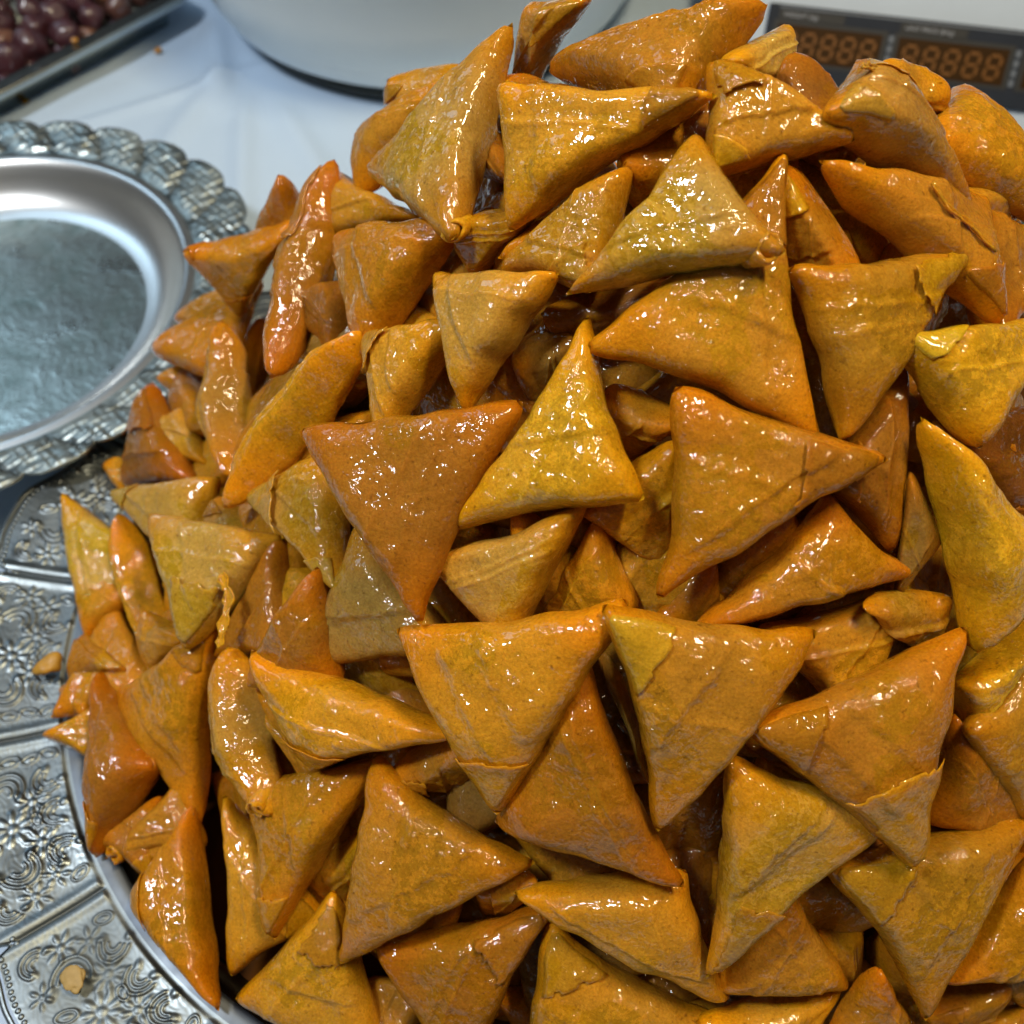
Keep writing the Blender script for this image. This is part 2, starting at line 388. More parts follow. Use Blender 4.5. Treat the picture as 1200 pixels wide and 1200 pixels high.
A_, _, O_ = sweep(.02, 60); q = R0 - .012
fl = np.c_[q * np.cos(A_) + O_[:, 0], q * np.sin(A_) + O_[:, 1], np.full(len(A_), -.0145)]; fl = np.concatenate([fl, [[fl[:, 0].mean(), fl[:, 1].mean(), -.0145]]]); k_ = np.arange(len(A_))
M_SYRUP = plain('dark_syrup', (.075, .026, .004), .06, 0, 30, .3, 0, .08, .002)
sy = link('syrup', mesh_np('syrup', fl, np.stack([k_, (k_ + 1) % len(A_), np.full(len(A_), len(A_))], 1)), M_SYRUP); sy.location = (TA[0], TA[1], 0)
tag(sy, 'dark syrup standing in the tray under the pastries', 'syrup', None, 'stuff')

# ------------------------------------------------------------------ silver plate at left
PC = (-.3648, .5177)
plate = tag(empty('silver_plate', (PC[0], PC[1], 0)), 'empty round silver plate with scalloped fluted rim, left of the pastries', 'plate')
lathe('plate_floor', [(0, -.0080), (.05, -.0079), (.098, -.0078), (.1085, -.0074)], M_WELL, plate, 200)
lathe('plate_wall', [(.1085, -.0074), (.1140, -.0066), (.1195, -.0046), (.1250, -.0010), (.1300, .0044), (.1345, .0108), (.1380, .0164), (.1408, .0196), (.1430, .0210), (.1450, .0212), (.1472, .0206), (.1490, .0204)],
      plain('polished_silver', (.86, .86, .84), .34, 1.0, 30, .06, 0, .06, .002), plate, 240)
th = np.linspace(0, 2 * np.pi, 1500, endpoint=False); nr = 60; s = np.linspace(0, 1, nr)
nsc = 26
ph = th * nsc + .5 - 3.4
scal = np.abs(np.sin(ph / 2 + .35 * np.sin(ph)))
Ro = .1765 + .0065 * scal + .010 * np.exp(-((((th - R(30) + np.pi) % (2 * np.pi)) - np.pi) / R(26)) ** 2)
Rr = .149 + (Ro[:, None] - .149) * s[None]; TH = np.repeat(th[:, None], nr, 1)
phs = TH * nsc + .5 - s[None] * 3.4
flute = np.abs(np.sin(phs / 2)) ** .7
P3 = np.stack([Rr.ravel() * np.cos(TH.ravel()), Rr.ravel() * np.sin(TH.ravel())], 1)
rel = np.clip(waves(P3, rng, 14, .004, .014), -1, 1).reshape(Rr.shape)
Z = .0204 + .0045 * s[None] ** 1.5 + (.0025 * flute + .0005 * rel) * sstep(.02, .22, s)[None] * (1 - .4 * sstep(.9, 1, s))[None]
rec = np.clip((1 - flute) * 1.1 - .35 + .45 * (rel < -.3), 0, 1)
V = np.stack([Rr * np.cos(TH), Rr * np.sin(TH), Z], -1); V2 = V.copy(); V2[..., 2] -= .0022
Fm = grid_faces(len(th), nr, True); n0 = len(th) * nr
edge_a = np.arange(len(th)) * nr + nr - 1; eb = np.roll(edge_a, -1)
me = mesh_np('plate_rim', np.concatenate([V.reshape(-1, 3), V2.reshape(-1, 3)]),
             np.concatenate([Fm[:, ::-1], Fm + n0, np.stack([edge_a, edge_a + n0, eb + n0, eb], 1)]))
at = me.attributes.new('recess', 'FLOAT', 'POINT'); at.data.foreach_set('value', np.concatenate([rec.ravel(), np.zeros(n0)]).astype(np.float32))
link('plate_rim', me, M_PLATE, plate)
lathe('plate_foot', [(.085, -.0095), (.088, -.0345), (.098, -.0345), (.10, -.0095)], M_PLATE, plate, 120)

# ------------------------------------------------------------------ white bowl
BC = (-.085, .997)
bowl = tag(empty('white_bowl', (BC[0], BC[1], TZ)), 'big round white bowl with a dark contact-shade ring standing behind the heap', 'bowl')
lathe('bowl_wall', [(0, .012), (.150, .012), (.182, .014), (.196, .024), (.207, .045), (.218, .085), (.228, .135), (.236, .180), (.243, .186), (.245, .182),
                    (.238, .176), (.222, .085), (.205, .040), (.18, .022), (0, .020)], M_BOWL, bowl, 200)
lathe('contact_shade_ring', [(.168, .0122), (.176, .0118), (.181, .008), (.181, .0015), (.165, .0015)], M_BASE, bowl, 160)  # contact shadow under the bowl, built as a near-black ring

# ------------------------------------------------------------------ shop scale with displays
d = Vector((.977, -.212, 0)).normalized(); nb = Vector((.212, .977, 0)).normalized()
sc_o = tag(empty('price_scale', (.432, .754, -.03)), 'white shop scale with amber digit displays in a dark panel', 'scale')
sc_o.matrix_world = Matrix(((d.x, nb.x, 0, .432), (d.y, nb.y, 0, .754), (0, 0, 1, -.03), (0, 0, 0, 1)))
TL = R(35)
def face_pt(u, w_, out=0.0):       # point on the sloping front: u along, w_ up the slope, out towards the customer
    return (u, w_ * math.sin(TL) - out * math.cos(TL), w_ * math.cos(TL) + out * math.sin(TL))
def slab(name, u0, u1, w0, w1, o0, o1, mat, parent, bev=.0, rot=0.0):
    bm = bmesh.new(); vs_ = []
    for o in (o0, o1):
        for (u, w_) in ((u0, w0), (u1, w0), (u1, w1), (u0, w1)): vs_.append(bm.verts.new(face_pt(u, w_, o)))
    for f in ((3, 2, 1, 0), (4, 5, 6, 7), (0, 1, 5, 4), (1, 2, 6, 5), (2, 3, 7, 6), (3, 0, 4, 7)): bm.faces.new([vs_[i] for i in f])
    if bev: bmesh.ops.bevel(bm, geom=bm.edges[:], offset=bev, segments=3, affect='EDGES', profile=.6)
    bmesh.ops.recalc_face_normals(bm, faces=bm.faces)
    return from_bm(name, bm, mat, parent)
bm = bmesh.new()
pts = [(0, 0), (.125 * math.sin(TL), .125 * math.cos(TL)), (.125 * math.sin(TL) + .12, .125 * math.cos(TL) + .012), (.30, .10), (.30, 0)]
ring0 = [bm.verts.new((-.275, a, b)) for a, b in pts]; ring1 = [bm.verts.new((.12, a, b)) for a, b in pts]
bm.faces.new(ring0); bm.faces.new(ring1[::-1])
for i in range(5): bm.faces.new([ring0[i], ring1[i], ring1[(i + 1) % 5], ring0[(i + 1) % 5]])
bmesh.ops.recalc_face_normals(bm, faces=bm.faces)
bmesh.ops.bevel(bm, geom=bm.edges[:], offset=.006, segments=4, affect='EDGES')
from_bm('scale_body', bm, M_BODY, sc_o)
panel = slab('display_panel', -.229, .085, .023, .083, .0002, .0042, M_PANEL, sc_o, .0014)
def text(s, u, w_, size, out, mat, parent):
    cu = bpy.data.curves.new('lettering', 'FONT'); cu.body = s; cu.size = size; cu.extrude = .0001; cu.align_x = 'LEFT'
    o = bpy.data.objects.new('lettering', cu); COL.objects.link(o); cu.materials.append(mat); o.parent = parent
    o.location = face_pt(u, w_, out); o.rotation_euler = (math.pi / 2 - TL, 0, 0)
    me = bpy.data.meshes.new_from_object(o.evaluated_get(bpy.context.evaluated_depsgraph_get()))
    o2 = bpy.data.objects.new('caption', me); COL.objects.link(o2); o2.parent = parent; o2.location = o.location; o2.rotation_euler = o.rotation_euler
    bpy.data.objects.remove(o); return o2
SEGS = {'a': (0, 1, 1), 'g': (0, 0, 1), 'd': (0, -1, 1), 'f': (-1, .5, 0), 'b': (1, .5, 0), 'e': (-1, -.5, 0), 'c': (1, -.5, 0)}
def digit(u, w_, parent, hw=.0050, hh=.0088, t=.00125):
    bm = bmesh.new()
    for k, (sx, sy, horiz) in SEGS.items():
        cx, cy = u + sx * hw + sy * hh * .10, w_ + sy * hh
        L = (hw if horiz else hh / 2) - .0007
        ends = [(-L, 0), (-L + t, t), (L - t, t), (L, 0), (L - t, -t), (-L + t, -t)]
        v = [bm.verts.new(face_pt(cx + (a if horiz else b + a * .10), cy + (b if horiz else a), .0056)) for a, b in ends]
        v2 = [bm.verts.new(face_pt(cx + (a if horiz else b + a * .10), cy + (b if horiz else a), .0052)) for a, b in ends]
        bm.faces.new(v)
        for i in range(6): bm.faces.new([v[i], v[(i + 1) % 6], v2[(i + 1) % 6], v2[i]])
    bmesh.ops.recalc_face_normals(bm, faces=bm.faces)
    return from_bm('digit', bm, M_SEG, parent)
for (u0, u1, cap) in ((-.2190, -.1325, 'WEIGHT (kg)'), (-.1190, -.0300, 'UNIT PRICE ($/kg)'), (-.0150, .0740, 'TOTAL PRICE ($)')):
    bez = slab('window_bezel', u0 - .004, u1 + .004, .0370, .0710, .0042, .0047, M_BLACK, sc_o)
    win = slab('display_window', u0, u1, .0400, .0675, .0044, .0052, M_WIN, sc_o)
    for i in range(5): digit(u0 + .0105 + i * (u1 - u0 - .021) / 4, .0530, win)
    tab = slab('caption_tab', u0 - .001, u0 + .053, .0715, .0790, .0042, .0047, M_BLACK, sc_o, .0)
    text(cap, u0 + .003, .0734, .0050, .0048, M_TXT, tab)
    for q in range(4): slab('panel_groove', u1 + .0052, u1 + .0092, .040 + q * .0075, .0455 + q * .0075, .0042, .0046, M_TRIM, sc_o)
slab('panel_trim', -.2200, .080, .0798, .0812, .0042, .0046, M_TRIM, sc_o)
slab('front_skirt', -.27, .115, -.004, -.0005, -.012, -.004, M_BLACK, sc_o)

# ------------------------------------------------------------------ steel pan of olives, top left
dp = Vector((.643, .766, 0)).normalized(); npn = Vector((.766, -.643, 0)).normalized()
pan = tag(empty('steel_pan', (-.431, .782, -.005)), 'long steel pan of purple olives in the far left corner', 'pan')
pan.matrix_world = Matrix(((dp.x, npn.x, 0, -.431), (dp.y, npn.y, 0, .782), (0, 0, 1, -.005), (0, 0, 0, 1)))
def rect_ring(profile, s0, s1, n1, mat, name, parent):
    """profile: list of (inset, z) swept round a rectangle s0..s1 x n1..0"""
    bm = bmesh.new(); rings = []
    for ins, z in profile:
        rr = max(.004, .02 - ins); pts = []
        for (cx, cy, a0) in ((s1 - ins - rr, -ins - rr, 0), (s0 + ins + rr, -ins - rr, 90), (s0 + ins + rr, n1 + ins + rr, 180), (s1 - ins - rr, n1 + ins + rr, 270)):
            for k in range(6):
                a = R(a0 + k * 18); pts.append(bm.verts.new((cx + rr * math.cos(a), cy + rr * math.sin(a), z)))
        rings.append(pts)
    for a, b in zip(rings[:-1], rings[1:]):
        for i in range(len(a)): bm.faces.new([a[i], a[(i + 1) % len(a)], b[(i + 1) % len(a)], b[i]])
    bm.faces.new(rings[-1][::-1])
    bmesh.ops.recalc_face_normals(bm, faces=bm.faces)
    return from_bm(name, bm, mat, parent, True)
rect_ring([(.004, -.006), (.0, -.003), (.0005, .001), (.003, .0025), (.0065, .001), (.011, .0012), (.0145, .0028), (.017, .001), (.019, -.012), (.022, -.028)], -.30, .212, -.34, M_STEEL, 'pan_body', pan)
random.seed(4)
def olive_mesh(k):
    bm = bmesh.new(); bmesh.ops.create_icosphere(bm, subdivisions=3, radius=1)
    for v in bm.verts:
        c = v.co; f = 1 + .09 * math.sin(3 * c.x + k) * math.cos(4 * c.y + 2 * k) + .06 * math.sin(7 * c.z + k + 2 * c.x)
        v.co = Vector((c.x * f, c.y * f * .92, c.z * f * .9))
    me = bpy.data.meshes.new('olive'); bm.to_mesh(me); bm.free()
    me.polygons.foreach_set('use_smooth', [True] * len(me.polygons)); me.materials.append(M_OLIVE)
    return me
om = [olive_mesh(k) for k in range(4)]
for layer in range(2):
    for i in range(11):
        for j in range(5):
            sx = -.12 + i * .029 + (j % 2) * .0145 + layer * .010 + random.uniform(-.004, .004); sy = -.036 - j * .026 - layer * .008 + random.uniform(-.004, .004)
            if sx > .185 or layer == 0 and (sy < -.14 or j % 2): continue
            o = bpy.data.objects.new('olive', om[(i * 7 + j * 3 + layer) % 4]); COL.objects.link(o)
            rr = random.uniform(.0115, .0165)
            o.location = pan.matrix_world @ Vector((sx, sy, -.020 + layer * .019 + random.uniform(-.003, .003)))
            o.scale = (rr,) * 3; o.rotation_euler = [random.uniform(0, 6) for _ in range(3)]
            tag(o, 'glossy purple brown olive among the many heaped in the steel pan', 'olive', 'olives heaped in the steel pan')

# ------------------------------------------------------------------ pastries
DATA = [  # tone, fatness, three corners (0.1 mm), open corners, corners with a loose flap, label
    ('gold', 1.1, [164, 3803, 2670, 878, 3539, 3072, 551, 3210, 2883], [], [], 'long golden pastry lying along the very top of the heap'),
    ('tan', 1.1, [78, 4148, 2725, 279, 4002, 2819, 45, 4073, 2343], [], [1], 'stubby pastry with an orange folded lip, peak just left of the long top pastry'),
    ('pale', 1.05, [7, 3998, 2694, -617, 3823, 2164, -213, 3164, 2338], [2], [], 'big glossy pale pastry standing on its point before the white bowl'),
    ('gold', 1.0, [-743, 4513, 1905, -226, 4175, 2402, -716, 4072, 1854], [], [], 'rounded pastry half hidden behind the tall glossy one near the bowl'),
    ('gold', 1.0, [-6, 3507, 2755, 667, 3130, 2977, 16, 3098, 2443], [], [], 'wide glinting pastry pointing down, centred below the long top pastry'),
    ('brown', 1.0, [-76, 4124, 2335, 47, 3354, 2413, -164, 3795, 2185], [], [], 'shaded pastry wedged between the two glinting triangles near the top'),
    ('orange', 1.0, [396, 3122, 2721, 765, 3284, 2817, 477, 3231, 2448], [], [], 'orange pastry edge showing under the right wing of the wide glinting one'),
    ('gold', 1.0, [698, 3289, 3004, 1160, 3083, 2835, 676, 2953, 2817], [], [0], 'flattish golden pastry pointing right, with an orange flake on its left'),
    ('pale', 0.8, [993, 3663, 2900, 748, 3347, 2959, 975, 3470, 2747], [], [], 'small pale tip standing left of the first display window'),
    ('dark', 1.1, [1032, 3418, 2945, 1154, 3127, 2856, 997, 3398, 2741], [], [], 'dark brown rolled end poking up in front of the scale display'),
    ('tan', 1.15, [1238, 3392, 2929, 1063, 3047, 2968, 1681, 3091, 2535], [], [], 'fat pastry with a crumb on top, right in front of the display'),
    ('gold', 0.8, [1411, 3587, 2761, 1690, 3658, 2688, 1678, 3753, 2486], [1], [], 'small open-ended tip jutting right, under the second display window'),
    ('orange', 1.1, [1862, 3866, 2541, 1556, 3367, 2610, 2256, 3297, 2262], [], [], 'smooth orange pastry at the right edge just below the scale'),
    ('olive', 0.8, [1038, 3270, 2613, 1334, 3431, 2579, 1263, 3405, 2386], [], [], 'dull greenish pastry in the hollow behind the fat crumbed one'),
    ('amber', 1.0, [1094, 3013, 2800, 1772, 3225, 2469, 1794, 2763, 2283], [], [], 'brown bulging pastry under the fat crumbed one, long flake across its end'),
    ('gold', 1.0, [1751, 3249, 2434, 2246, 3283, 2010, 1843, 2769, 2202], [], [], 'ragged yellowish pastry at the right edge under the long loose flake'),
    ('tan', 0.8, [1836, 3454, 2323, 2127, 3575, 2150, 2015, 3452, 2050], [], [], 'small hollow tan shell glimpsed beneath the smooth orange edge pastry'),
    ('pale', 1.05, [625, 3017, 2872, 868, 2584, 2771, 225, 2655, 2512], [1], [], 'pale triangle with a crumpled open right tip, high in the middle of the heap'),
    ('orange', 1.1, [960, 3002, 2773, 1224, 2776, 2528, 1036, 2837, 2417], [], [], 'plump orange pastry with split tip right of the crumpled pale triangle'),
    ('amber', 1.05, [284, 2508, 2420, 929, 3030, 2801, 1054, 2244, 2257], [], [], 'largest dark amber triangle, lying right under the crumpled pale one'),
    ('tan', 1.0, [407, 3091, 2715, -38, 2957, 2384, 284, 2715, 2481], [], [2], 'pastry with a torn orange tip under the wide glinting one'),
    ('brown', 1.0, [-214, 3358, 2285, 103, 3149, 2490, -142, 3262, 2067], [], [], 'shadowy orange pastry below the tip of the tall glossy one'),
    ('brown', 1.0, [-880, 4340, 1781, -378, 3734, 1966, -912, 3991, 1578], [], [], 'dark glittering pastry right behind the upright open spindle near the plate'),
    ('orange', 1.05, [-796, 3714, 1886, -207, 3335, 2273, -625, 3044, 1806], [], [], 'bright orange pastry pointing down, left of the small upright tan one'),
    ('tan', 1.0, [-310, 3024, 2290, 150, 2739, 2529, -184, 2495, 2100], [], [], 'tan downward pastry with an orange right tip, amid the upper left of the heap'),
    ('gold', 1.0, [-576, 2997, 1956, -196, 2824, 2187, -509, 2558, 1820], [], [0], 'golden wrapped pastry with a torn band, behind the reddish brown triangle'),
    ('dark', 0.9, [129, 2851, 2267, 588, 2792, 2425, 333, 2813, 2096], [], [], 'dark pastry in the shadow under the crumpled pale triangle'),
    ('olive', 0.9, [13, 2698, 2113, 217, 2735, 2249, 139, 2728, 1830], [], [], 'olive pastry deep in the gap left of the yellow upright triangle'),
    ('olive', 0.9, [-1043, 3533, 1311, -693, 3551, 1715, -630, 3101, 1542], [], [], 'greenish shaded pastry behind the upright open spindle'),
    ('yellow', 1.0, [960, 2651, 2647, 1639, 2915, 2493, 1154, 2285, 2197], [], [1], 'yellow-tan downward triangle right beside the largest dark amber one'),
    ('yellow', 1.2, [1332, 2549, 2411, 2043, 2847, 2228, 1657, 2283, 2153], [], [], 'fat yellow pastry with a pinched lower tip at the right edge'),
    ('dark', 1.0, [1580, 2434, 2075, 2208, 2740, 1826, 2038, 2167, 1583], [], [], 'dark brown pastry at the right edge behind the yellow upright spindle'),
    ('yellow', 1.25, [1452, 2278, 2271, 1715, 1732, 1645, 1991, 2099, 1779], [], [], 'long yellow spindle standing upright near the right edge'),
    ('brown', 1.0, [1443, 2574, 2246, 1406, 2061, 1826, 1101, 2206, 2038], [], [], 'brown pastry pointing down in the gap left of the yellow spindle'),
    ('olive', 0.9, [1427, 2213, 2054, 1567, 2055, 1847, 1459, 1993, 1645], [], [], 'dull pastry strip between the yellow spindle and the brown pointing one'),
    ('amber', 1.0, [559, 2341, 2377, 1270, 2189, 2185, 522, 1835, 1888], [], [1], 'broad brown triangle with a frayed right tip, under the largest dark amber one'),
    ('orange', 0.9, [365, 2559, 2146, 602, 2403, 2136, 450, 2526, 1773], [], [], 'small orange pastry tip right of the yellow upright triangle'),
    ('gold', 1.0, [580, 2299, 2142, 265, 2185, 1902, 611, 2056, 1628], [], [], 'golden pastry squeezed left of the broad brown triangle'),
    ('orange', 1.1, [663, 1765, 1741, 1129, 2154, 2015, 1466, 1952, 1799], [], [], 'glossy orange pastry pointing right, below the broad brown triangle'),
    ('orange', 1.0, [924, 1803, 1671, 1461, 1991, 1636, 1293, 1595, 1381], [], [], 'smooth orange pastry mostly hidden under the big lower right triangle'),
    ('tan', 0.8, [1263, 1852, 1785, 1625, 1920, 1694, 1658, 1877, 1306], [], [], 'small tan tip pointing left, below the glossy orange pastry'),
    ('yellow', 1.0, [1706, 1727, 1385, 2126, 2039, 1420, 1810, 1621, 1225], [], [], 'yellowish pastry under the foot of the yellow spindle'),
    ('yellow', 1.0, [2095, 1918, 1409, 1726, 1575, 1315, 2114, 1339, 845], [], [], 'bright yellow pastry cut by the right edge, wavy left side'),
    ('orange', 0.8, [546, 1896, 1619, 753, 2000, 1805, 792, 1976, 1337], [], [], "reddish orange sliver below the broad brown triangle's lower tip"),
    ('amber', 1.05, [-815, 2550, 1894, 31, 2438, 2185, -333, 1881, 1620], [], [], 'reddish brown triangle pointing down, sparkling along its top edge'),
    ('yellow', 1.1, [253, 2634, 2426, 435, 2068, 2139, -185, 2161, 1836], [], [], 'yellow upright triangle tucked behind the reddish brown one'),
    ('tan', 1.15, [-302, 2113, 1667, 264, 2142, 2005, 13, 1763, 1544], [], [], "plump tan pastry right of the reddish brown triangle's tip"),
    ('orange', 1.0, [294, 2120, 1907, 450, 1879, 1676, 136, 1980, 1415], [], [], 'dark orange pastry in the shade above the join of the twin triangles'),
    ('pale', 1.05, [-613, 2383, 1536, -861, 1977, 997, -227, 1863, 1406], [], [], "pale tan pastry leaning left of the reddish brown triangle's tip"),
    ('orange', 1.05, [-433, 1845, 1553, 373, 1763, 1899, -64, 1282, 1220], [], [], 'left one of the orange twin triangles that touch at their upper corners'),
    ('gold', 1.05, [325, 1765, 1908, 1056, 1699, 1819, 538, 1186, 1299], [], [], 'right one of the twin triangles that touch at their upper corners'),
    ('amber', 1.05, [265, 1663, 1646, -59, 1270, 1101, 628, 1071, 1060], [], [], 'upright brown triangle rising between the orange twin triangles'),
    ('olive', 1.0, [327, 1807, 1480, 540, 1408, 1100, 419, 1715, 1410], [], [], 'olive green pastry in the slit between the twin triangles'),
    ('brown', 0.9, [-1189, 4421, 1690, -1534, 4584, 1008, -1057, 4345, 1252], [], [], 'small brown peak beside the scalloped plate rim'),
    ('orange', 1.0, [-1766, 4323, 1271, -1120, 4241, 1533, -1513, 4257, 921], [0], [], 'orange open-ended pastry jutting left over the plate rim'),
    ('rust', 1.15, [-847, 4203, 1921, -1083, 3264, 1455, -1101, 4037, 1324], [], [0], 'rusty brown spindle standing on edge with an open seam, beside the plate'),
    ('orange', 0.9, [-2071, 4175, 648, -1518, 4500, 837, -1580, 3800, 812], [], [], 'blunt orange tip reaching left towards the plate, lower of the two there'),
    ('orange', 0.8, [-2088, 4133, 504, -1824, 4355, 416, -1835, 3955, 404], [], [], 'tiny orange tip tucked below the blunt one pointing at the plate'),
    ('tan', 1.15, [-1496, 3938, 1115, -1436, 3096, 906, -1579, 3733, 769], [], [], 'tan upright spindle with a smooth back, left of the slanting orange one'),
    ('orange', 1.1, [-624, 3078, 1873, -1322, 2744, 1157, -1070, 3171, 1240], [], [], 'slanting orange spindle pointing down left, under the rusty one'),
    ('rust', 1.0, [-2129, 4035, 538, -2322, 3614, 87, -1732, 3349, 525], [], [0], 'brown pointed pastry with an orange torn fold at the left edge of the heap'),
    ('rust', 0.9, [-1968, 4241, 500, -2058, 3840, 227, -1603, 3571, 673], [], [], 'reddish pastry behind the tan upright spindle'),
    ('pale', 1.0, [-2584, 3485, 161, -2348, 2744, 70, -1934, 3034, 215], [], [], 'pale boxy pastry hanging over the tray rim at the far left'),
    ('pale', 1.0, [-2199, 3362, 381, -1521, 3171, 778, -1694, 2791, 490], [], [], 'pastry with an orange blunt right end, topmost of the pale cluster at left'),
    ('pale', 1.0, [-1769, 2879, 844, -1067, 2584, 1106, -1484, 2212, 735], [], [2], 'pale crumpled pastry with a big hanging flake at the left'),
    ('orange', 0.9, [-2196, 3200, 365, -1782, 2393, 213, -2068, 2889, 137], [], [], 'narrow orange pastry standing on edge beside the pale crumpled one'),
    ('gold', 0.8, [-1877, 2602, 397, -1561, 2327, 644, -1824, 2311, 163], [], [], 'small golden tip under the pale crumpled pastry'),
    ('amber', 1.0, [-2196, 2863, 70, -2352, 2173, 70, -1771, 2263, 163], [], [], 'glossy amber pastry touching the tray rim, below the pale boxy one'),
    ('orange', 1.05, [-1388, 2327, 754, -1993, 2210, 256, -1489, 1589, 171], [], [], 'orange triangle with a peeling pale left side, at the left of the heap'),
    ('tan', 1.25, [-1283, 2148, 841, -1065, 1443, 703, -1303, 1936, 389], [1], [], 'blunt glossy spindle with a small rolled knob at its lower end'),
    ('rust', 1.35, [-2102, 2316, 232, -1697, 1797, 311, -1984, 1466, 70], [1], [], 'reddish rolled pastry with a hollow end, right above the tray rim'),
    ('orange', 0.8, [-2367, 2061, 70, -2101, 2190, 93, -2040, 1924, 70], [], [], 'tiny orange tip sticking out left over the tray rim'),
    ('orange', 0.8, [-2370, 2316, 70, -2122, 2405, 70, -2173, 2126, 70], [], [], 'small orange corner just above the tip sticking out over the tray'),
    ('orange', 0.6, [-2475, 3793, 70, -2235, 3833, 70, -2284, 3576, 70], [], [], 'tiny orange corner peeking out above the pale boxy pastry'),
    ('tan', 1.0, [-1187, 2733, 1193, -735, 2727, 1581, -684, 2155, 1345], [], [0], 'tan pastry with a crumbling left end behind the reddish brown triangle'),
    ('rust', 1.1, [-799, 2226, 1404, -1144, 1973, 871, -739, 1865, 1097], [], [], 'rust coloured pastry with a dark ridge left of the pale leaning one'),
    ('brown', 1.0, [-1056, 2579, 1078, -1381, 2250, 590, -959, 2083, 885], [], [], 'brown shaded pastry right of the hanging flake'),
    ('olive', 0.9, [-1486, 2991, 841, -1094, 2580, 1041, -1577, 2839, 481], [], [], 'olive shaded pastry above the pale crumpled one'),
    ('orange', 1.1, [-1088, 1978, 1123, -206, 1582, 1249, -831, 1566, 893], [], [], 'long orange pastry lying flat and pointing left, below the pale leaning one'),
    ('amber', 0.95, [-1126, 2002, 810, -846, 1577, 620, -706, 1658, 887], [], [], 'amber tip hanging down below the long flat orange pastry'),
    ('amber', 1.05, [-1150, 1629, 561, -569, 1580, 896, -1011, 1060, 297], [], [], 'amber downward pastry below the amber hanging tip'),
    ('gold', 1.2, [-1314, 1600, 424, -1259, 938, 70, -838, 1125, 204], [], [], 'golden rounded pastry behind the amber downward one near the tray rim'),
    ('orange', 1.35, [-1504, 1631, 218, -1290, 806, 70, -1744, 1251, 70], [], [], 'orange spindle leaning on the inner edge of the tray rim'),
    ('gold', 1.1, [-1565, 1832, 218, -1923, 1446, 70, -1471, 1507, 70], [1], [], 'golden tip lying near the tray edge under the reddish rolled pastry'),
    ('orange', 0.7, [-1784, 1499, 70, -1544, 1587, 128, -1594, 1403, 70], [], [], 'small orange tip behind the spindle that leans on the tray'),
    ('gold', 1.05, [-751, 1177, 485, -1190, 840, 70, -542, 625, 73], [], [0], 'flaky golden pastry at the bottom edge, nearest to the tray'),
    ('gold', 0.9, [-920, 1276, 275, -649, 1389, 574, -773, 1209, 70], [], [], 'shaded golden tip between the amber downward and the big shiny triangle'),
    ('gold', 1.05, [-569, 1558, 1009, 63, 1166, 936, -709, 898, 486], [], [], 'golden triangle pointing right with one white shine near its top corner'),
    ('rust', 0.8, [-481, 1490, 941, -193, 1575, 1233, -136, 1536, 836], [], [0], 'small crinkled rust pastry under the left orange twin'),
    ('gold', 1.1, [34, 1088, 827, 654, 1098, 981, 842, 735, 543], [], [], 'long golden pastry slanting down right below the upright banded triangle'),
    ('orange', 0.8, [-146, 1171, 739, 95, 1157, 815, -97, 1111, 294], [], [], 'small orange tip between the golden triangles at the bottom'),
    ('amber', 1.05, [-556, 994, 440, 164, 1056, 720, -185, 496, 138], [], [1], 'brown pastry with an orange flap on its right, at the bottom edge'),
    ('gold', 1.05, [159, 1017, 662, 1008, 637, 317, 53, 288, 70], [], [], 'wide smooth golden pastry cut by the bottom edge'),
    ('amber', 0.9, [-552, 1045, 272, -200, 1152, 579, -367, 1038, 70], [], [], 'amber edge showing above the flapped brown pastry'),
    ('amber', 1.05, [832, 1473, 1583, 1647, 1764, 1716, 1499, 1105, 1159], [], [2], 'big brown triangle with a doubled lower tip in the lower right'),
    ('amber', 1.0, [1719, 1637, 1285, 2154, 1359, 761, 1655, 1323, 980], [], [], 'amber pastry right behind the doubled lower tip'),
    ('tan', 1.05, [786, 1411, 1419, 1383, 1246, 1183, 749, 795, 789], [], [2], 'tan triangle with a torn lower tip and warm glints, under the right twin'),
    ('yellow', 1.05, [1205, 1137, 1025, 2077, 1329, 960, 1633, 706, 530], [], [], 'dull yellow downward triangle at lower right, beside the orange tip at the edge'),
    ('orange', 1.0, [2101, 1212, 902, 1756, 797, 544, 2273, 917, 439], [], [], 'orange tip cut by the right edge in the lower corner'),
    ('gold', 1.0, [1087, 1096, 870, 1346, 836, 504, 818, 805, 532], [], [], 'golden pastry with a pale tip under the torn tan triangle'),
    ('gold', 1.0, [757, 711, 414, 1343, 801, 450, 1088, 483, 111], [], [], 'golden pastry at the bottom edge right of the wide smooth one'),
    ('orange', 0.95, [1405, 856, 699, 1258, 561, 385, 1800, 615, 70], [], [], 'orange tip rising from the bottom edge below the dull yellow triangle'),
    ('brown', 0.9, [1724, 748, 284, 2095, 912, 311, 1906, 658, 70], [], [], 'dark brown knobbly pastry under the lower right orange tip'),
    ('gold', 0.8, [1984, 900, 440, 2272, 989, 367, 2257, 778, 70], [], [], 'small golden tip in the bottom right corner'),
    ('amber', 0.9, [1899, 716, 172, 2307, 806, 70, 2100, 535, 70], [], [], 'amber pastry cut by the bottom edge in the right corner'),
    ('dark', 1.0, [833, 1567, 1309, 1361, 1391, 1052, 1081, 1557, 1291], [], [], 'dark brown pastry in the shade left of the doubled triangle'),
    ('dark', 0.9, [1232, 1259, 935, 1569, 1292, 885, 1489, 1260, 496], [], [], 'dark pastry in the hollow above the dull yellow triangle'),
    ('brown', 0.9, [1249, 981, 606, 1436, 962, 544, 1446, 816, 70], [], [], "brown pastry in the hollow left of the dull yellow triangle's tip"),
